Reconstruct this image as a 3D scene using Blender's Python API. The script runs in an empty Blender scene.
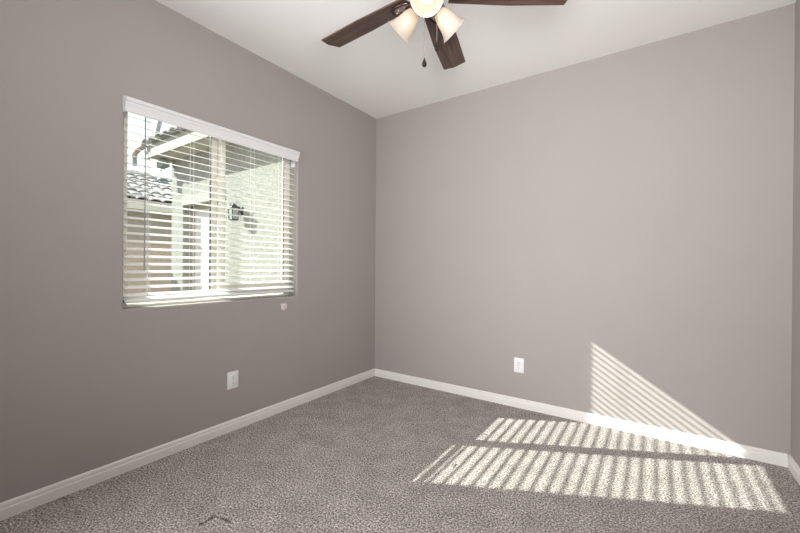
import bpy, bmesh, math, random
from mathutils import Vector, Matrix, Euler
random.seed(7)
sc = bpy.context.scene
col = sc.collection
PI = math.pi
R = math.radians

# ------------------------------------------------------------------ camera
FPX = 370.536
YAW, PIT, ROL = 0.601423, -0.0021325, 0.0076362
CAM = Vector((2.4568, -3.1138, 1.17475))
F = Vector((-math.sin(YAW)*math.cos(PIT), math.cos(YAW)*math.cos(PIT), math.sin(PIT)))
Rt = Vector((math.cos(YAW), math.sin(YAW), 0)); U = Rt.cross(F)
R2 = Rt*math.cos(ROL) + U*math.sin(ROL); U2 = U*math.cos(ROL) - Rt*math.sin(ROL)
cd = bpy.data.cameras.new('camera'); cam = bpy.data.objects.new('camera', cd); col.objects.link(cam)
cd.sensor_width = 36.0; cd.lens = FPX/800*36.0; cd.clip_start = 0.02; cd.clip_end = 200
m = Matrix.Identity(4)
for i in range(3):
    m[i][0] = R2[i]; m[i][1] = U2[i]; m[i][2] = -F[i]; m[i][3] = CAM[i]
cam.matrix_world = m
sc.camera = cam

# ------------------------------------------------------------------ light
w = bpy.data.worlds.new('sky'); sc.world = w; w.use_nodes = True
nt = w.node_tree; bg = nt.nodes['Background']
bg.inputs[0].default_value = (0.92, 0.96, 1.0, 1); bg.inputs[1].default_value = 1.45

SUN_DIR = Vector((1.0, 0.511, -0.661)).normalized()
sl = bpy.data.lights.new('sun', 'SUN'); sl.energy = 12.2; sl.angle = R(0.35); sl.color = (0.98, 0.99, 0.94)
so = bpy.data.objects.new('sun', sl); col.objects.link(so)
so.rotation_euler = SUN_DIR.to_track_quat('-Z', 'Y').to_euler(); so.location = (-6, -4, 8)

def area(name, loc, target, sx, sy, power, color=(1, 1, 1), spread=180):
    l = bpy.data.lights.new(name, 'AREA'); l.shape = 'RECTANGLE'; l.size = sx; l.size_y = sy
    l.energy = power; l.color = color; l.spread = R(spread)
    o = bpy.data.objects.new(name, l); col.objects.link(o); o.location = loc
    o.rotation_euler = (Vector(target)-Vector(loc)).to_track_quat('-Z', 'Y').to_euler()
    return o
# added fill lights out of view: two face forward, two aim at the ceiling
area('rear_left_fill', (0.48, -3.50, 1.4), (3.0, -0.7, 1.2), 0.9, 1.9, 27, (1.0, 0.985, 0.97), 140)
area('rear_low_fill', (2.3, -3.75, 0.9), (1.7, 0.0, 0.55), 1.4, 1.4, 16, (1.0, 0.985, 0.97), 90)
area('bounce_fill', (2.45, -2.9, 1.6), (1.95, -2.0, 2.74), 0.6, 0.6, 33, (1.0, 0.99, 0.98))
area('ceiling_fill', (2.5, -3.0, 1.5), (1.7, -1.0, 2.74), 0.5, 0.5, 9, (1.0, 0.99, 0.98), 110)

sc.view_settings.view_transform = 'Standard'
sc.view_settings.look = 'None'
sc.view_settings.exposure = 0.05
sc.view_settings.gamma = 1.0
sc.view_settings.use_curve_mapping = False

# ------------------------------------------------------------------ materials
def mat(name, color, rough=0.6, metal=0.0, spec=0.5, noise=None, bump=None, coord='Object'):
    """noise=(scale, amount) varies the colour; bump=(scale, strength, distance)"""
    mt = bpy.data.materials.new(name); mt.use_nodes = True
    n = mt.node_tree.nodes; l = mt.node_tree.links; b = n['Principled BSDF']
    b.inputs['Base Color'].default_value = (*color, 1); b.inputs['Roughness'].default_value = rough
    b.inputs['Metallic'].default_value = metal; b.inputs['Specular IOR Level'].default_value = spec
    tc = n.new('ShaderNodeTexCoord')
    if noise:
        t = n.new('ShaderNodeTexNoise'); t.inputs['Scale'].default_value = noise[0]; t.inputs['Detail'].default_value = 4
        l.new(tc.outputs[coord], t.inputs['Vector'])
        r = n.new('ShaderNodeValToRGB'); a = noise[1]
        r.color_ramp.elements[0].position = 0.3; r.color_ramp.elements[1].position = 0.7
        r.color_ramp.elements[0].color = (*[max(0, c*(1-a)) for c in color], 1)
        r.color_ramp.elements[1].color = (*[min(1, c*(1+a)) for c in color], 1)
        l.new(t.outputs['Fac'], r.inputs[0]); l.new(r.outputs[0], b.inputs['Base Color'])
    if bump:
        t2 = n.new('ShaderNodeTexNoise'); t2.inputs['Scale'].default_value = bump[0]; t2.inputs['Detail'].default_value = 3
        l.new(tc.outputs[coord], t2.inputs['Vector'])
        bp = n.new('ShaderNodeBump'); bp.inputs['Strength'].default_value = bump[1]; bp.inputs['Distance'].default_value = bump[2]
        l.new(t2.outputs['Fac'], bp.inputs['Height']); l.new(bp.outputs[0], b.inputs['Normal'])
    return mt

M = {}
M['wall'] = mat('wall_paint', (0.383, 0.353, 0.342), 0.75, spec=0.25, noise=(3, 0.012), bump=(140, 0.12, 0.004))
M['ceil'] = mat('ceiling_paint', (0.86, 0.855, 0.845), 0.85, spec=0.15, bump=(90, 0.12, 0.004))
M['trim'] = mat('trim_paint', (0.80, 0.785, 0.765), 0.4, spec=0.4)
M['vinyl'] = mat('window_vinyl', (0.84, 0.81, 0.735), 0.45)
M['gasket'] = mat('window_gasket', (0.05, 0.055, 0.05), 0.6)
M['blind'] = mat('blind_white', (0.88, 0.88, 0.87), 0.4, spec=0.4, bump=(60, 0.03, 0.002))
M['valance'] = mat('valance_white', (0.80, 0.80, 0.815), 0.4, spec=0.4)
M['cord'] = mat('blind_cord', (0.82, 0.81, 0.79), 0.8)
M['wand'] = mat('wand_grey', (0.30, 0.30, 0.31), 0.3)
M['plate'] = mat('outlet_plastic', (0.83, 0.83, 0.83), 0.35)
M['slot'] = mat('outlet_slot', (0.10, 0.10, 0.10), 0.6)
M['bronze'] = mat('fan_bronze', (0.055, 0.038, 0.032), 0.35, metal=0.75)
M['pewter'] = mat('fan_inlay', (0.32, 0.27, 0.26), 0.35, metal=0.6)
M['chain'] = mat('pull_chain', (0.35, 0.32, 0.30), 0.35, metal=0.8)
M['fob'] = mat('pull_fob', (0.015, 0.012, 0.011), 0.6, spec=0.15)
M['stucco'] = mat('stucco', (0.345, 0.348, 0.318), 0.95, spec=0.1, noise=(26, 0.16), bump=(34, 0.9, 0.03))
M['smooth'] = mat('smooth_stucco', (0.38, 0.378, 0.35), 0.9, spec=0.1)
M['fascia'] = mat('fascia_paint', (0.34, 0.337, 0.305), 0.7, spec=0.2)
M['soffit'] = mat('soffit_paint', (0.52, 0.52, 0.45), 0.8, spec=0.2)
M['door'] = mat('white_door', (0.72, 0.72, 0.70), 0.5)
M['lantern'] = mat('lantern_iron', (0.045, 0.05, 0.048), 0.5, metal=0.4)
M['lampglass'] = mat('lamp_glass', (0.36, 0.39, 0.36), 0.3)
M['roof'] = mat('concrete_tile', (0.40, 0.385, 0.38), 0.9, spec=0.1, noise=(3.2, 0.35))
M['tileedge'] = mat('tile_edge', (0.46, 0.46, 0.44), 0.9, spec=0.1, noise=(4, 0.2))
M['nwall'] = mat('house_wall', (0.47, 0.42, 0.345), 0.95, spec=0.1, noise=(12, 0.06), bump=(30, 0.5, 0.02))
M['nfascia'] = mat('house_fascia', (0.66, 0.63, 0.55), 0.8)
M['fence'] = mat('block_wall', (0.50, 0.40, 0.335), 0.95, spec=0.1, noise=(9, 0.1), bump=(40, 0.5, 0.01))
M['gravel'] = mat('gravel', (0.42, 0.36, 0.29), 1.0, spec=0.1, noise=(40, 0.35), bump=(60, 1.0, 0.03))
M['grey'] = mat('grey_metal', (0.25, 0.28, 0.30), 0.5, metal=0.3)
M['tanpipe'] = mat('tan_pipe', (0.40, 0.35, 0.32), 0.6)
M['flood'] = mat('flood_green_grey', (0.24, 0.29, 0.26), 0.5)
M['clip'] = mat('clip_plastic', (0.70, 0.64, 0.62), 0.45)

def carpet():
    mt = bpy.data.materials.new('carpet'); mt.use_nodes = True
    n = mt.node_tree.nodes; l = mt.node_tree.links; b = n['Principled BSDF']
    b.inputs['Roughness'].default_value = 1.0; b.inputs['Specular IOR Level'].default_value = 0.05
    b.inputs['Sheen Weight'].default_value = 0.15; b.inputs['Sheen Roughness'].default_value = 0.6
    tc = n.new('ShaderNodeTexCoord')
    def noise(s, d, rgh=0.6):
        t = n.new('ShaderNodeTexNoise'); t.inputs['Scale'].default_value = s; t.inputs['Detail'].default_value = d
        t.inputs['Roughness'].default_value = rgh; l.new(tc.outputs['Object'], t.inputs['Vector']); return t.outputs['Fac']
    a = noise(112, 3, 0.8); c = noise(7, 3)
    r = n.new('ShaderNodeValToRGB'); cr = r.color_ramp
    cr.elements[0].position = 0.39; cr.elements[0].color = (0.055, 0.046, 0.042, 1)
    cr.elements[1].position = 0.62; cr.elements[1].color = (0.86, 0.80, 0.76, 1)
    e = cr.elements.new(0.5); e.color = (0.335, 0.290, 0.273, 1)
    l.new(a, r.inputs[0])
    r2 = n.new('ShaderNodeValToRGB'); r2.color_ramp.elements[0].position = 0.3; r2.color_ramp.elements[1].position = 0.7
    r2.color_ramp.elements[0].color = (0.80, 0.79, 0.78, 1); r2.color_ramp.elements[1].color = (1.1, 1.1, 1.1, 1)
    l.new(c, r2.inputs[0])
    mx = n.new('ShaderNodeMix'); mx.data_type = 'RGBA'; mx.blend_type = 'MULTIPLY'; mx.inputs['Factor'].default_value = 1
    l.new(r.outputs[0], mx.inputs['A']); l.new(r2.outputs[0], mx.inputs['B'])
    l.new(mx.outputs['Result'], b.inputs['Base Color'])
    v = n.new('ShaderNodeTexVoronoi'); v.inputs['Scale'].default_value = 210; l.new(tc.outputs['Object'], v.inputs['Vector'])
    bp = n.new('ShaderNodeBump'); bp.inputs['Strength'].default_value = 0.6; bp.inputs['Distance'].default_value = 0.008
    bp.invert = True
    l.new(v.outputs['Distance'], bp.inputs['Height']); l.new(bp.outputs[0], b.inputs['Normal'])
    return mt
M['carpet'] = carpet()

def wood():
    mt = bpy.data.materials.new('walnut_blade'); mt.use_nodes = True
    n = mt.node_tree.nodes; l = mt.node_tree.links; b = n['Principled BSDF']
    b.inputs['Roughness'].default_value = 0.38; b.inputs['Specular IOR Level'].default_value = 0.4
    tc = n.new('ShaderNodeTexCoord'); mp = n.new('ShaderNodeMapping'); mp.inputs['Scale'].default_value = (3.0, 42, 10)
    l.new(tc.outputs['Object'], mp.inputs[0])
    t = n.new('ShaderNodeTexNoise'); t.inputs['Scale'].default_value = 1.0; t.inputs['Detail'].default_value = 6
    t.inputs['Distortion'].default_value = 0.8
    l.new(mp.outputs[0], t.inputs['Vector'])
    r = n.new('ShaderNodeValToRGB'); r.color_ramp.elements[0].position = 0.3; r.color_ramp.elements[1].position = 0.72
    r.color_ramp.elements[0].color = (0.034, 0.020, 0.016, 1); r.color_ramp.elements[1].color = (0.125, 0.074, 0.058, 1)
    l.new(t.outputs['Fac'], r.inputs[0]); l.new(r.outputs[0], b.inputs['Base Color'])
    return mt
M['wood'] = wood()

def glass():
    mt = bpy.data.materials.new('window_glass'); mt.use_nodes = True
    n = mt.node_tree.nodes; l = mt.node_tree.links; n.remove(n['Principled BSDF'])
    tr = n.new('ShaderNodeBsdfTransparent'); tr.inputs[0].default_value = (0.95, 0.97, 0.945, 1)
    gl = n.new('ShaderNodeBsdfGlossy'); gl.inputs['Roughness'].default_value = 0.02
    fr = n.new('ShaderNodeFresnel'); fr.inputs[0].default_value = 1.22
    mx = n.new('ShaderNodeMixShader'); l.new(fr.outputs[0], mx.inputs[0]); l.new(tr.outputs[0], mx.inputs[1]); l.new(gl.outputs[0], mx.inputs[2])
    l.new(mx.outputs[0], n['Material Output'].inputs[0]); return mt
M['glass'] = glass()

def frosted():
    mt = bpy.data.materials.new('frosted_glass'); mt.use_nodes = True
    n = mt.node_tree.nodes; l = mt.node_tree.links; n.remove(n['Principled BSDF'])
    df = n.new('ShaderNodeBsdfDiffuse'); df.inputs[0].default_value = (0.60, 0.56, 0.51, 1)
    ts = n.new('ShaderNodeBsdfTranslucent'); ts.inputs[0].default_value = (0.84, 0.74, 0.62, 1)
    mx = n.new('ShaderNodeMixShader'); mx.inputs[0].default_value = 0.5
    l.new(df.outputs[0], mx.inputs[1]); l.new(ts.outputs[0], mx.inputs[2])
    gl = n.new('ShaderNodeBsdfGlossy'); gl.inputs['Roughness'].default_value = 0.25
    m2 = n.new('ShaderNodeMixShader'); m2.inputs[0].default_value = 0.05
    l.new(mx.outputs[0], m2.inputs[1]); l.new(gl.outputs[0], m2.inputs[2])
    l.new(m2.outputs[0], n['Material Output'].inputs[0]); return mt
M['frost'] = frosted()

def emit(name, color, s):
    mt = bpy.data.materials.new(name); mt.use_nodes = True
    b = mt.node_tree.nodes['Principled BSDF']
    b.inputs['Base Color'].default_value = (*color, 1); b.inputs['Emission Color'].default_value = (*color, 1)
    b.inputs['Emission Strength'].default_value = s; return mt
M['bulb'] = emit('lit_bulb', (1.0, 0.88, 0.72), 2.3)

# ------------------------------------------------------------------ mesh helpers
class MB:
    def __init__(self): self.bm = bmesh.new()
    def box(self, lo, hi, bev=0.0, seg=2, mtx=None):
        b = bmesh.new(); bmesh.ops.create_cube(b, size=1)
        lo = Vector(lo); hi = Vector(hi); c = (lo+hi)/2; s = hi-lo
        for v in b.verts: v.co = Vector((v.co.x*s.x, v.co.y*s.y, v.co.z*s.z)) + c
        if bev > 0: bmesh.ops.bevel(b, geom=b.edges[:], offset=bev, segments=seg, affect='EDGES', profile=0.5)
        return self._merge(b, mtx)
    def _merge(self, b, mtx=None):
        if mtx is not None: bmesh.ops.transform(b, matrix=mtx, verts=b.verts)
        me = bpy.data.meshes.new('tmp'); b.to_mesh(me); b.free(); self.bm.from_mesh(me); bpy.data.meshes.remove(me); return self
    def prism(self, pts, axis, a, b_, bev=0.0, mtx=None):
        """closed polygon pts (2D) extruded along axis from a to b_"""
        b = bmesh.new()
        def P(p, t):
            return {'x': (t, p[0], p[1]), 'y': (p[0], t, p[1]), 'z': (p[0], p[1], t)}[axis]
        v0 = [b.verts.new(P(p, a)) for p in pts]; v1 = [b.verts.new(P(p, b_)) for p in pts]
        n = len(pts)
        b.faces.new(v0[::-1]); b.faces.new(v1)
        for i in range(n): b.faces.new((v0[i], v0[(i+1) % n], v1[(i+1) % n], v1[i]))
        bmesh.ops.recalc_face_normals(b, faces=b.faces)
        if bev > 0: bmesh.ops.bevel(b, geom=b.edges[:], offset=bev, segments=2, affect='EDGES', profile=0.5)
        return self._merge(b, mtx)
    def lathe(self, prof, seg=32, mtx=None):
        """(r, z) profile turned about z"""
        b = bmesh.new(); rings = []
        for r, z in prof:
            if r < 1e-6: rings.append([b.verts.new((0, 0, z))])
            else: rings.append([b.verts.new((r*math.cos(2*PI*i/seg), r*math.sin(2*PI*i/seg), z)) for i in range(seg)])
        for A, B in zip(rings, rings[1:]):
            for i in range(seg):
                j = (i+1) % seg
                if len(A) == 1 and len(B) == 1: continue
                if len(A) == 1: b.faces.new((A[0], B[i], B[j]))
                elif len(B) == 1: b.faces.new((A[i], A[j], B[0]))
                else: b.faces.new((A[i], A[j], B[j], B[i]))
        bmesh.ops.recalc_face_normals(b, faces=b.faces)
        return self._merge(b, mtx)
    def tube(self, pts, r, seg=8, cap=True):
        b = bmesh.new(); rings = []; pts = [Vector(p) for p in pts]
        for i, p in enumerate(pts):
            d = (pts[min(i+1, len(pts)-1)] - pts[max(i-1, 0)]).normalized()
            q = d.to_track_quat('Z', 'Y'); rr = r[i] if isinstance(r, (list, tuple)) else r
            rings.append([b.verts.new(p + q @ Vector((rr*math.cos(2*PI*k/seg), rr*math.sin(2*PI*k/seg), 0))) for k in range(seg)])
        for A, B in zip(rings, rings[1:]):
            for k in range(seg): b.faces.new((A[k], A[(k+1) % seg], B[(k+1) % seg], B[k]))
        if cap: b.faces.new(rings[0][::-1]); b.faces.new(rings[-1])
        bmesh.ops.recalc_face_normals(b, faces=b.faces)
        return self._merge(b)
    def raw(self, verts, faces):
        b = bmesh.new(); vs = [b.verts.new(v) for v in verts]
        for f in faces: b.faces.new([vs[i] for i in f])
        bmesh.ops.recalc_face_normals(b, faces=b.faces)
        return self._merge(b)
    def build(self, name, material, parent=None, smooth=False, angle=40):
        me = bpy.data.meshes.new(name); self.bm.to_mesh(me); self.bm.free()
        me.materials.append(M[material])
        if smooth:
            for p in me.polygons: p.use_smooth = True
            try: me.set_sharp_from_angle(angle=R(angle))
            except Exception: pass
        o = bpy.data.objects.new(name, me); col.objects.link(o)
        if parent: o.parent = parent
        return o

def empty(name, loc=(0, 0, 0), label=None, cat=None, group=None, kind=None):
    o = bpy.data.objects.new(name, None); col.objects.link(o); o.location = loc; o.empty_display_size = 0.1
    tag(o, label, cat, group, kind); return o
def tag(o, label=None, cat=None, group=None, kind=None):
    if label: o['label'] = label
    if cat: o['category'] = cat
    if group: o['group'] = group
    if kind: o['kind'] = kind
    return o
def struct(o, label, cat): return tag(o, label, cat, kind='structure')

# ------------------------------------------------------------------ room shell
H, W, YR = 2.74, 3.129, -3.85
OY0, OY1, OZ0, OZ1, WT = -2.275, -1.05, 0.917, 2.118, 0.20     # window opening

def wall_with_opening():
    verts, faces = [], []
    r, n = 0.015, 6
    prof = [(-r*(1-math.cos(t)), r*(1-math.sin(t))) for t in [PI/2*i/n for i in range(n+1)]]
    prof += [(-WT, 0.0)]
    def loop(x, o):
        i = len(verts)
        verts.extend([(x, OY0-o, OZ0-o), (x, OY1+o, OZ0-o), (x, OY1+o, OZ1+o), (x, OY0-o, OZ1+o)]); return i
    def big(x, y0=YR-0.15, y1=0.15):
        i = len(verts); verts.extend([(x, y0, -0.06), (x, y1, -0.06), (x, y1, H+0.12), (x, y0, H+0.12)]); return i
    ids = [big(0.0)] + [loop(x, o) for x, o in prof] + [big(-WT)]
    for a, b in zip(ids, ids[1:]):
        for k in range(4): faces.append((a+k, a+(k+1) % 4, b+(k+1) % 4, b+k))
    a, b = ids[-1], ids[0]
    for k in range(4): faces.append((a+k, a+(k+1) % 4, b+(k+1) % 4, b+k))
    return MB().raw(verts, faces)
struct(wall_with_opening().build('wall_left', 'wall', smooth=True), 'taupe painted wall with the window in it', 'wall')
struct(MB().box((0.0, 0.0, -0.06), (W+0.15, 0.15, H+0.12)).build('wall_back', 'wall'), 'taupe painted wall facing the camera, with sun stripes at its foot', 'wall')
struct(MB().box((W, YR-0.15, -0.06), (W+0.15, 0.0, H+0.12)).build('wall_right', 'wall'), 'narrow strip of taupe wall at the right edge', 'wall')
struct(MB().box((0.0, YR-0.15, -0.06), (W, YR, H+0.12)).build('wall_rear', 'wall'), 'taupe wall behind the camera', 'wall')
struct(MB().box((0.0, YR, H), (W, 0.0, H+0.12)).build('ceiling', 'ceil'), 'flat white ceiling with the fan', 'ceiling')

def floor():
    def lines(a, b, step, fine):
        s = set(); t = a
        while t < b: s.add(round(t, 4)); t += step
        s.add(b)
        for lo, hi, st in fine:
            t = lo
            while t <= hi: s.add(round(t, 4)); t += st
        return sorted(s)
    marks = [((0.776, -2.238), (0.769, -2.159), 0.0060, 0.05), ((0.769, -2.159), (0.876, -2.150), 0.0060, 0.05),
             ((0.012, -2.534), (0.22, -2.528), 0.007, 0.010)]
    dots = [(1.50, -0.62), (1.50, -1.12), (2.72, -0.62)]
    xs = lines(0.0, W, 0.05, [(0.74, 0.91, 0.003), (0.0, 0.34, 0.012)] + [(x-0.03, x+0.03, 0.006) for x, y in dots])
    ys = lines(YR, 0.0, 0.05, [(-2.27, -2.12, 0.003), (-2.57, -2.49, 0.004)] + [(y-0.03, y+0.03, 0.006) for x, y in dots])
    def depth(x, y):
        z = 0.0
        for (ax, ay), (bx, by), wd, dp in marks:
            dx, dy = bx-ax, by-ay; t = max(0, min(1, ((x-ax)*dx+(y-ay)*dy)/(dx*dx+dy*dy)))
            d = math.hypot(x-ax-t*dx, y-ay-t*dy)
            z = min(z, -dp*math.exp(-(d/wd)**2))
        for px, py in dots:
            d = math.hypot(x-px, (y-py)*0.7); z = min(z, -0.012*math.exp(-(d/0.011)**2))
        return z
    verts = [(x, y, depth(x, y)) for y in ys for x in xs]; nx = len(xs)
    faces = [(j*nx+i, j*nx+i+1, (j+1)*nx+i+1, (j+1)*nx+i) for j in range(len(ys)-1) for i in range(nx-1)]
    me = bpy.data.meshes.new('floor'); me.from_pydata(verts, [], faces); me.materials.append(M['carpet'])
    for p in me.polygons: p.use_smooth = True
    o = bpy.data.objects.new('floor', me); col.objects.link(o); return o
struct(floor(), 'speckled grey-brown carpet', 'carpet')

def baseboard(name, axis, a, b, flip, off, label):
    bh = 0.0765
    p = [(0, 0), (0.0135, 0), (0.0135, 0.046), (0.0125, 0.049), (0.0105, 0.051), (0.0105, 0.066), (0.0085, 0.072), (0.004, bh), (0, bh)]
    pts = [(off + flip*x, z) for x, z in p]
    o = MB().prism(pts, axis, a, b).build(name, 'trim'); struct(o, label, 'baseboard'); return o
baseboard('baseboard_left', 'y', YR, 0.0, 1, 0.0, 'white baseboard along the window wall')
baseboard('baseboard_back', 'x', 0.0135, W-0.0135, -1, 0.0, 'white baseboard along the wall facing the camera, partly sunlit')
baseboard('baseboard_right', 'y', YR, 0.0, -1, W, 'white baseboard at the right edge')

# ------------------------------------------------------------------ window
FX0, FX1 = -0.195, -0.100
win = empty('window_1', (-0.13, (OY0+OY1)/2, OZ0)); struct(win, 'tan framed sliding window behind the white blind', 'window')
def wpart(mb, name, material, par=None, **k):
    o = mb.build(name, material, None, **k); p = par or win
    o.parent = p; o.matrix_parent_inverse = Matrix.Translation(-win.location) if p is win else Matrix.Identity(4)
    return o
fr = MB()
fr.box((FX0, OY0, OZ0), (FX1, OY0+0.050, OZ1), 0.003)
fr.box((-0.122, OY1-0.058, OZ0), (FX1, OY1, OZ1), 0.003); fr.box((FX0, OY1-0.006, OZ0), (-0.12, OY1, OZ1), 0.001)
fr.box((FX0, OY0+0.045, OZ1-0.007), (FX1, OY1-0.05, OZ1), 0.002)
fr.box((FX0, OY0+0.045, OZ0), (FX1, OY1-0.05, OZ0+0.014), 0.003)
fr.box((-0.172, -1.638, OZ0+0.025), (-0.150, -1.592, OZ1-0.006), 0.003); fr.box((-0.152, -1.650, OZ0+0.025), (-0.110, -1.622, OZ1-0.006), 0.003)
fr.box((-0.130, -1.630, OZ0+0.025), (-0.106, OY1-0.05, 1.030), 0.003)
wpart(fr, 'window_frame', 'vinyl')
SX0, SX1 = -0.194, -0.1725
sash = MB()
sash.box((SX0, OY0+0.0505, OZ0+0.0305), (SX1, OY0+0.066, OZ1-0.0075), 0.003)
sash.box((SX0, -1.690, OZ0+0.0305), (SX1, -1.640, OZ1-0.0075), 0.003)
sash.box((SX0, OY0+0.060, OZ0+0.0305), (SX1, -1.686, OZ0+0.045), 0.003)
sash.box((SX0, OY0+0.060, OZ1-0.016), (SX1, -1.686, OZ1-0.0075), 0.003)
so_ = wpart(sash, 'sliding_sash', 'vinyl')
lt = MB().box((-0.1725, -1.672, 1.48), (-0.160, -1.656, 1.56), 0.003)
wpart(lt, 'sash_lock', 'vinyl')
gk = MB().box((-0.182, -1.6955, OZ0+0.05), (-0.1705, -1.6895, OZ1-0.03))
wpart(gk, 'gasket', 'gasket')
gk = MB().box((-0.1115, OY1-0.0635, 1.031), (-0.101, OY1-0.0585, OZ1-0.008))
wpart(gk, 'gasket', 'gasket')
wpart(MB().box((-0.186, OY0+0.064, OZ0+0.043), (-0.182, -1.688, OZ1-0.015)), 'pane', 'glass')
wpart(MB().box((-0.120, -1.624, 1.028), (-0.116, OY1-0.057, OZ1-0.006)), 'pane', 'glass')

# ------------------------------------------------------------------ blind
YC = (OY0+OY1)/2
BX, TILT, PITCH, ZR = -0.045, R(20), 0.0448, 0.964
blind = empty('window_blind', (BX, YC, 2.105), 'white two-inch horizontal blind with open slats in the window', 'blind')
def bpart(mb, name, material, **k):
    o = mb.build(name, material, None, **k); o.parent = blind; o.matrix_parent_inverse = Matrix.Translation(-Vector(blind.location)); return o
SL = (OY1-OY0)/2 - 0.011
def slat_mesh():
    # a gently crowned slat, long axis y, centred on the origin; tilted so its room edge hangs lower
    n = 6; wd, th, cr = 0.044, 0.0020, 0.0014
    top = [(-wd/2+wd*i/n, cr*(1-(2*i/n-1)**2)) for i in range(n+1)]
    pts = [(x, z+th/2) for x, z in top] + [(x, z-th/2) for x, z in reversed(top)]
    mb = MB().prism(pts, 'y', -SL, SL)
    return mb
base = None
for i in range(24):
    if base is None:
        base = slat_mesh().build('slat', 'blind', None, smooth=True, angle=35); s = base
    else:
        s = base.copy(); col.objects.link(s)
    s.parent = blind; s.location = (0, 0, 0.9926+PITCH*i-2.105)
    s.rotation_euler = (0, TILT + R(random.uniform(-0.5, 0.5)), R(random.uniform(-0.03, 0.03)))
rb = MB().box((-0.025, -SL, -0.008), (0.025, SL, 0.008), 0.004).build('bottom_rail', 'blind', blind, smooth=True)
rb.location = (0, 0, ZR-2.105); rb.rotation_euler = (0, TILT, 0)
for s in (-1, 1):
    e = MB().box((-0.012, -0.0015, -0.006), (0.012, 0.0015, 0.006), 0.001).build('end_cap', 'gasket', rb); e.location = (0.012, s*(SL+0.001), 0)
    e['label'] = 'dark end cap'
bpart(MB().box((-0.073, OY0+0.004, 2.066), (-0.015, OY1-0.004, 2.110), 0.002), 'headrail', 'valance')
vp = [(0.0, 2.024), (0.016, 2.020), (0.020, 2.028), (0.017, 2.036), (0.020, 2.050), (0.026, 2.066), (0.027, 2.076), (0.034, 2.080), (0.036, 2.096), (0.030, 2.102), (-0.018, 2.116), (-0.018, 2.110), (0.0, 2.100)]
va = MB().prism([(x+0.020, z) for x, z in vp], 'y', -2.286, -1.076)
for y0, y1 in ((-2.286, -2.275), (-1.087, -1.076)): va.box((0.001, y0, 2.022), (0.022, y1, 2.111))
bpart(va, 'valance', 'valance')
lad = (-2.137, -1.885, -1.442, -1.187)
for y in lad:
    c = MB()
    for dx, dz in ((0.0240, -0.008), (-0.0240, 0.008)):
        c.tube([(BX+dx, y, ZR+dz), (BX+dx, y, 2.068)], 0.0011, 5)
    for i in range(24):
        z = 0.9926+PITCH*i; c.tube([(BX+0.025, y, z-0.0105), (BX-0.025, y, z+0.006)], 0.0007, 4)
    bpart(c, 'ladder_cord', 'cord')
lc = MB()
for y in (-2.153, -2.150):
    lc.tube([(-0.010, y, 2.066), (-0.010, y-0.001, 1.6), (-0.010, y, 0.985)], 0.0011, 5)
bpart(lc, 'lift_cord', 'cord')
wd_ = MB().tube([(-0.012, -2.170, 2.07), (-0.006, -2.170, 2.02), (-0.006, -2.171, 1.19)], 0.0036, 6); wd_.tube([(-0.006, -2.171, 1.19), (-0.006, -2.171, 1.138)], 0.005, 6)
bpart(wd_, 'tilt_wand', 'wand', smooth=True)
br = MB().box((-0.075, -1.064, 1.992), (-0.028, -1.0505, 2.045), 0.002); br.box((-0.052, -1.066, 2.0), (-0.044, -1.061, 2.03), 0.001)
bpart(br, 'valance_clip', 'valance')

# ------------------------------------------------------------------ small wall fittings
def outlet(loc, rz, label):
    t = empty('wall_outlet', loc, label, 'outlet', 'wall outlets'); t.rotation_euler = (0, 0, rz)
    # local: plate in x-z, front towards -y
    MB().box((-0.041, -0.007, -0.061), (0.041, 0.0, 0.061), 0.003).build('cover_plate', 'plate', t, smooth=True)
    for s in (1, -1):
        cz = s*0.0205
        pts = [(0.0175*math.cos(a)*1.0, cz+max(-0.0145, min(0.0145, 0.0175*math.sin(a)))) for a in [2*PI*i/28 for i in range(28)]]
        rc = MB().prism(pts, 'y', -0.0095, -0.006).build('receptacle', 'plate', t)
        sl_ = MB()
        for dx, h in ((-0.0065, 0.0045), (0.0065, 0.0035)): sl_.box((dx-0.0012, -0.0098, cz+0.003-h), (dx+0.0012, -0.009, cz+0.003+h))
        sl_.box((-0.0024, -0.0098, cz-0.0105), (0.0024, -0.009, cz-0.0055))
        o = sl_.build('slots', 'slot', rc); o['label'] = 'dark socket slots'
    sc_ = MB().lathe([(0, 0.0015), (0.003, 0.001), (0.0035, 0)], 12, Matrix.Translation((0, -0.007, 0)) @ Matrix.Rotation(PI/2, 4, 'X')).build('screw', 'pewter', t)
    return t
outlet((0.0, -1.618, 0.357), PI/2, 'white duplex outlet low on the wall under the window')
outlet((1.532, 0.0, 0.352), 0.0, 'white duplex outlet on the wall facing the camera, left of the sun stripes')

cl = empty('cord_cleat', (0.0, -1.190, 0.842), 'small pinkish white plastic clip on the wall below the window', 'clip')
MB().box((0.0, -0.028, 0.014), (0.014, 0.028, 0.022), 0.002).build('top_plate', 'clip', cl)
MB().prism([(0.0, 0.0145), (0.020, 0.0145), (0.026, 0.004), (0.022, -0.022), (0.0, -0.022)], 'y', -0.018, 0.020, 0.0015).build('body', 'clip', cl)
MB().box((0.0, -0.008, -0.033), (0.012, 0.012, -0.0205), 0.002).build('hook', 'clip', cl)

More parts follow.
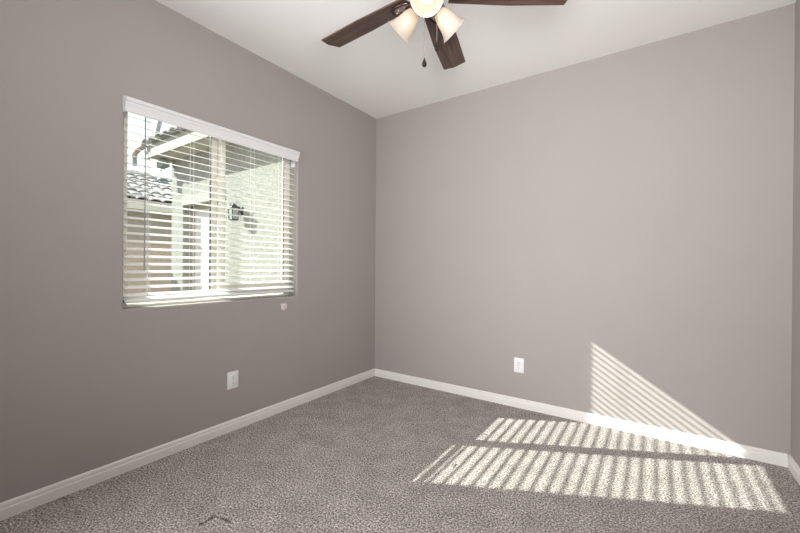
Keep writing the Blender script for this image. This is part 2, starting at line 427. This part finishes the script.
# ------------------------------------------------------------------ ceiling fan
FC = Vector((1.608, -1.680, H)); BZ = 2.398 - H
fan = empty('ceiling_fan', FC, 'bronze ceiling fan with dark walnut blades and three lit frosted shades', 'ceiling fan')
MB().lathe([(0, 0), (0.072, 0), (0.075, -0.012), (0.062, -0.050), (0.030, -0.066), (0, -0.066)], 36).build('canopy', 'bronze', fan, smooth=True)
MB().lathe([(0, -0.06), (0.013, -0.06), (0.013, -0.15), (0, -0.15)], 16).build('downrod', 'bronze', fan, smooth=True)
MB().lathe([(0, -0.14), (0.035, -0.142), (0.055, -0.155), (0.098, -0.175), (0.122, -0.205), (0.126, -0.245), (0.118, -0.275), (0.090, -0.300), (0.060, -0.312), (0, -0.312)], 40).build('motor_housing', 'bronze', fan, smooth=True)
MB().lathe([(0, -0.31), (0.058, -0.312), (0.064, -0.325), (0.064, -0.375), (0.056, -0.395), (0.030, -0.408), (0.012, -0.412), (0.010, -0.424), (0, -0.428)], 32).build('switch_housing', 'bronze', fan, smooth=True)

def blade_mesh():
    r0, r1 = 0.100, 0.650
    def half(r): return 0.052 + (0.0675-0.052)*min(1, (r-r0)/0.28)
    out = []
    ns = 14
    for i in range(ns+1):
        r = r0 + (r1-0.016-r0)*i/ns
        out.append((r, half(r)))
    top = out + [(r1, 0.004)]
    pts = top + [(r, -h) for r, h in reversed(out)]
    return MB().prism(pts, 'z', -0.0035, 0.0035, 0.0012)
def iron_mesh():
    mb = MB()
    mb.tube([(0.060, 0, 0.004), (0.075, 0, -0.006), (0.085, 0, -0.010), (0.12, 0, -0.010)], [0.012, 0.010, 0.011, 0.012], 8)
    n = 28; pts = [(0.145+0.052*math.cos(2*PI*i/n), 0.030*math.sin(2*PI*i/n)) for i in range(n)]
    mb.prism(pts, 'z', -0.010, -0.0036)
    ring = [(0.145+0.052*math.cos(2*PI*i/n), 0.030*math.sin(2*PI*i/n), -0.010) for i in range(n+1)]
    mb.tube(ring, 0.0065, 8, cap=False)
    return mb
def inlay_mesh():
    n = 20; mb = MB().prism([(0.145+0.040*math.cos(2*PI*i/n), 0.020*math.sin(2*PI*i/n)) for i in range(n)], 'z', -0.0125, -0.0095)
    for dx in (-0.018, 0.018): mb.lathe([(0, -0.016), (0.004, -0.0155), (0.0055, -0.0125)], 10, Matrix.Translation((0.145+dx, 0, 0)))
    return mb
b0 = blade_mesh().build('blade', 'wood'); i0 = iron_mesh().build('blade_iron', 'bronze', smooth=True); n0 = inlay_mesh().build('inlay', 'pewter', smooth=True)
for k in range(5):
    b, i_, n_ = (b0, i0, n0) if k == 0 else (b0.copy(), i0.copy(), n0.copy())
    if k:
        for o in (b, i_, n_): col.objects.link(o)
    b.parent = fan; i_.parent = b; n_.parent = i_
    b.location = (0, 0, BZ); b.rotation_euler = Euler((R(-11), 0, R(33+72*k)), 'XYZ')
    n_['label'] = 'pewter coloured inlay of the blade iron'

for k in range(3):
    ph = R(-59.5 + 120*k); dl = R(36)
    ax = Vector((math.cos(ph)*math.cos(dl), math.sin(ph)*math.cos(dl), -math.sin(dl)))
    ctr = Vector((math.cos(ph)*0.150, math.sin(ph)*0.150, 2.270-H))          # centre of the shade's mouth
    q = ax.to_track_quat('Z', 'Y').to_matrix().to_4x4()
    mt_ = Matrix.Translation(ctr) @ q @ Matrix.Scale(0.83, 4)
    root = ctr - ax*0.115
    arm = MB().tube([(math.cos(ph)*0.045, math.sin(ph)*0.045, -0.365), root*0.6 + Vector((math.cos(ph)*0.045, math.sin(ph)*0.045, -0.365))*0.4, root - ax*0.01], 0.010, 10)
    arm.lathe([(0, -0.165), (0.020, -0.160), (0.030, -0.152), (0.033, -0.142), (0.033, -0.131), (0, -0.131)], 24, mt_)
    arm_o = arm.build('lamp_arm', 'bronze', fan, smooth=True)
    prof = [(0.030, -0.132), (0.036, -0.122), (0.045, -0.100), (0.051, -0.075), (0.056, -0.048), (0.064, -0.024), (0.077, -0.004), (0.083, 0.0)]
    inner = [(r-0.0035, z-0.0005) for r, z in reversed(prof)]
    MB().lathe(prof + inner, 40, mt_).build('lamp_shade', 'frost', arm_o, smooth=True, angle=60)
    bl = [(0.0, -0.028), (0.014, -0.031), (0.026, -0.041), (0.031, -0.056), (0.031, -0.074), (0.027, -0.094), (0.024, -0.130), (0, -0.130)]
    MB().lathe(bl, 24, mt_).build('bulb', 'bulb', arm_o, smooth=True, angle=60)

def pull(x, y, ztop, zbot, nm):
    c = MB(); z = ztop
    c.tube([(x, y, ztop), (x, y, zbot)], 0.0014, 6)
    o = c.build('pull_chain', 'chain', fan)
    f = [(0, 0.006), (0.003, 0.004), (0.004, -0.002), (0.008, -0.012), (0.0105, -0.020), (0.0095, -0.028), (0.005, -0.033), (0, -0.034)]
    g = MB().lathe(f, 18, Matrix.Translation((x, y, zbot))).build('fob', 'fob', o, smooth=True, angle=60)
    g['label'] = 'dark teardrop pull'
    return o
pull(0.0, -0.018, -0.40, 2.092-H, 'light'); pull(0.050, 0.004, -0.37, 2.158-H, 'fan')

# ------------------------------------------------------------------ outside: ground, house wing, neighbour, block wall
g = MB().box((-30, -14, -0.40), (-WT-0.001, 25, -0.15)).build('ground', 'gravel'); struct(g, 'tan gravel side yard outside the window', 'ground')

WY, WX0 = 0.44, -5.575
wing = empty('house_wing', (-3.0, WY, -0.15), 'pale stucco wing of the house seen through the window, with tiled eave', 'building')
def cpart(root, mb, name, material, par=None, **k):
    o = mb.build(name, material, None, **k); p = par or root; o.parent = p
    o.matrix_parent_inverse = Matrix.Translation(-Vector(root.location)) if p is root else Matrix.Identity(4)
    return o
DX0, DX1, DZ, RD = -5.115, -3.72, 2.300, 0.19
ww = MB()
ww.box((WX0, WY, -0.15), (DX0, WY+0.5, 3.245)); ww.box((DX1, WY, -0.15), (-WT-0.002, WY+0.5, 3.245))
ww.box((DX0, WY, DZ), (DX1, WY+0.5, 3.245)); ww.box((DX0, WY+RD+0.05, -0.15), (DX1, WY+0.5, DZ))
cpart(wing, ww, 'stucco_wall', 'stucco')
cpart(wing, MB().box((DX0+0.002, WY-0.03, DZ+0.001), (DX1+0.06, WY, DZ+0.17), 0.008), 'door_header', 'smooth')
dr = MB().box((DX0+0.09, WY+RD, -0.14), (DX1-0.03, WY+RD+0.05, DZ-0.06), 0.003)
for k in range(2):
    for j in range(3):
        xa = DX0+0.17+0.60*k; za = 0.05+0.72*j
        dr.box((xa, WY+RD-0.012, za), (xa+0.46, WY+RD+0.01, za+0.60), 0.010)
do = cpart(wing, dr, 'door', 'door')
cpart(wing, MB().box((DX0, WY+RD-0.03, -0.15), (DX0+0.09, WY+RD+0.05, DZ)).box((DX0, WY+RD-0.03, DZ-0.06), (DX1, WY+RD+0.05, DZ)), 'door_frame', 'nwall')
OH, SZ, EX0 = 0.38, 3.245, -5.752
FY = WY-OH
cpart(wing, MB().box((EX0+0.03, FY+0.03, SZ), (-WT-0.002, WY+0.5, SZ+0.03)), 'soffit', 'soffit')
fa = MB().box((EX0, FY-0.02, SZ-0.02), (-WT-0.002, FY+0.03, SZ+0.13), 0.004); fa.box((EX0, FY, SZ+0.128), (-WT-0.002, FY+0.03, SZ+0.235), 0.004)
fa.prism([(FY, SZ-0.02), (FY+2.2, SZ-0.02+0.88), (FY+2.2, SZ+0.145+0.88), (FY, SZ+0.235)], 'x', EX0, EX0+0.035)
cpart(wing, fa, 'fascia', 'fascia')

def tile_field(origin, along, up, nrm, n_al, n_up, pitch, course, rad, lift, seg=7):
    """barrel tiles: half round humps, one course overlapping the next, open at the lower end"""
    mb = bmesh.new()
    for j in range(n_up):
        for i in range(n_al):
            st = (0.5 if j % 2 else 0.0)*0
            o = origin + along*(pitch*(i+0.5+st)) + up*(course*j)
            rr = rad*random.uniform(0.96, 1.05); L = course*1.12; hl = lift*random.uniform(0.7, 1.3)
            r0, r1, r2 = [], [], []
            for k in range(seg+1):
                t = PI*k/seg
                off = along*(-math.cos(t)*rr) + nrm*(math.sin(t)*rr*0.5)
                off2 = along*(-math.cos(t)*(rr-0.022)) + nrm*(math.sin(t)*(rr*0.5-0.022))
                r0.append(mb.verts.new(o+off+nrm*hl)); r1.append(mb.verts.new(o+up*L+off*0.9+nrm*0.0)); r2.append(mb.verts.new(o+off2+nrm*hl))
            for k in range(seg):
                mb.faces.new((r0[k], r0[k+1], r1[k+1], r1[k])); mb.faces.new((r2[k+1], r2[k], r0[k], r0[k+1])[::-1])
        # pan layer under each course
    a = origin - nrm*0.0; b = a + along*(pitch*n_al); c = b + up*(course*n_up); d = a + up*(course*n_up)
    mb.faces.new([mb.verts.new(p) for p in (a, b, c, d)])
    mb.normal_update()
    x = MB(); x.bm.free(); x.bm = mb; return x
up = Vector((0, 1, 0.4)).normalized(); nr = Vector((0, -0.4, 1)).normalized()
tf = tile_field(Vector((EX0-0.04, FY-0.07, SZ+0.245)), Vector((1, 0, 0)), up, nr, 20, 4, 0.28, 0.40, 0.125, 0.03)
cpart(wing, tf, 'roof_tiles', 'tileedge')
# curled end piece at the eave's corner
el = MB().tube([(EX0+0.02, FY-0.06, SZ+0.22), (EX0-0.20, FY-0.07, SZ+0.20), (EX0-0.36, FY-0.07, SZ+0.14), (EX0-0.40, FY-0.07, SZ+0.06)], [0.055, 0.055, 0.05, 0.05], 10)
eo = cpart(wing, el, 'gutter_elbow', 'tanpipe', smooth=True); eo['label'] = 'curled tan elbow at the end of the eave'
el2 = MB().tube([(EX0-0.40, FY-0.07, SZ+0.07), (EX0-0.37, FY-0.07, SZ-0.10)], 0.046, 10)
cpart(wing, el2, 'spout', 'grey', smooth=True)
pl = MB().tube([(-5.42, FY+0.02, SZ+0.30), (-5.30, FY+0.02, SZ+0.52), (-5.05, FY+0.02, SZ+0.92)], 0.036, 8)
cpart(wing, pl, 'vent_pipe', 'grey', smooth=True)

ln = empty('wall_lantern', (-3.20, WY, 2.05), 'dark iron lantern on the pale stucco wall outside the window', 'lantern')
LX, LY = -3.175, 0.31
def lpart(mb, name, material, **k):
    return cpart(ln, mb, name, material, **k)
lpart(MB().box((LX-0.065, WY-0.02, 1.98), (LX+0.065, WY, 2.12), 0.006).tube([(LX, WY-0.02, 2.06), (LX, WY-0.10, 2.15), (LX, LY, 2.17), (LX, LY, 2.12)], 0.010, 8), 'wall_arm', 'lantern')
cap = MB().lathe([(0.0, 0.06), (0.012, 0.055), (0.014, 0.035), (0.05, 0.022), (0.105, -0.004), (0.112, -0.02), (0.10, -0.022), (0, -0.022)], 4, Matrix.Translation((LX, LY, 2.11)) @ Matrix.Rotation(PI/4, 4, 'Z'))
for s in (-1, 1):
    cap.tube([(LX+s*0.03, LY, 2.12), (LX+s*0.07, LY, 2.14), (LX+s*0.105, LY, 2.175), (LX+s*0.10, LY, 2.19)], 0.006, 6)
lpart(cap, 'cap', 'lantern')
cg = MB()
for sx in (-1, 1):
    for sy in (-1, 1): cg.tube([(LX+sx*0.062, LY+sy*0.062, 2.09), (LX+sx*0.048, LY+sy*0.048, 1.905)], 0.006, 6)
cg.box((LX-0.056, LY-0.056, 1.893), (LX+0.056, LY+0.056, 1.908), 0.003)
lpart(cg, 'cage', 'lantern')
lg = MB().lathe([(0.0, 0.002), (0.060, 0.002), (0.080, 0.18), (0.077, 0.18), (0.057, 0.005), (0.0, 0.005)], 4, Matrix.Translation((LX, LY, 1.905)) @ Matrix.Rotation(PI/4, 4, 'Z'))
lpart(lg, 'lamp_glass', 'lampglass')
lpart(MB().lathe([(0.0, 0.0), (0.016, 0.0), (0.016, 0.08), (0.0, 0.085)], 12, Matrix.Translation((LX, LY, 1.908))), 'candle', 'door')

FLP = Matrix.Translation((-5.56, 0.27, 3.243))
fl = cpart(wing, MB().box((-0.13, -0.07, -0.165), (0.13, 0.07, -0.03), 0.012, 2, FLP), 'flood_light', 'flood')
fl['label'] = 'green-grey box light under the eave'
cpart(wing, MB().box((-0.05, -0.03, -0.032), (0.05, 0.03, 0.0), 0.004, 2, FLP), 'bracket', 'grey', par=fl)
for dx in (-0.06, 0.06): cpart(wing, MB().tube([FLP @ Vector((dx, 0.0, -0.16)), FLP @ Vector((dx, -0.01, -0.225))], 0.014, 8), 'lamp_stem', 'grey', par=fl)

nh = empty('neighbor_house', (-11.5, 2.0, -0.15), 'beige house with grey concrete tile roof far left through the window', 'building')
cpart(nh, MB().box((-14.1, -4.0, -0.15), (-8.95, 9.0, 2.70)), 'wall', 'nwall')
cpart(nh, MB().box((-8.56, -4.3, 2.58), (-8.51, 9.3, 2.835), 0.004).box((-8.95, -4.3, 2.66), (-8.555, 9.3, 2.70)), 'fascia', 'nfascia')
upn = Vector((-3.0, 0, 1.25)).normalized(); nrn = Vector((1.25, 0, 3.0)).normalized()
tf2 = tile_field(Vector((-8.50, -4.3, 2.80)), Vector((0, 1, 0)), upn, nrn, 44, 8, 0.305, 0.41, 0.158, 0.03)
cpart(nh, tf2, 'roof_tiles', 'roof')
rc_ = MB()
for i in range(34):
    y = -4.2+0.4*i; rc_.tube([(-11.52, y, 4.10), (-11.52, y+0.42, 4.08)], [0.125, 0.11], 8)
cpart(nh, rc_, 'ridge_tiles', 'roof')
cpart(nh, MB().prism([(-11.5, 4.05), (-14.5, 2.80), (-8.6, 2.78)], 'y', -4.0, 9.0), 'gable', 'nwall')
rv = MB().tube([(-10.75, 2.45, 3.6), (-10.75, 2.45, 3.93)], 0.07, 10).lathe([(0, 0.10), (0.13, 0.05), (0.15, 0.0), (0, 0)], 14, Matrix.Translation((-10.75, 2.45, 3.90)))
cpart(nh, rv, 'roof_vent', 'grey')

bw = empty('block_wall', (-7.1, 0, -0.15), 'low pinkish tan block wall in front of the beige house', 'wall')
cpart(bw, MB().box((-7.2, -7.0, -0.15), (-7.0, 9.0, 1.62)), 'blocks', 'fence')
cpart(bw, MB().box((-7.215, -7.0, 1.62), (-6.985, 9.0, 1.68), 0.006), 'cap_course', 'fence')
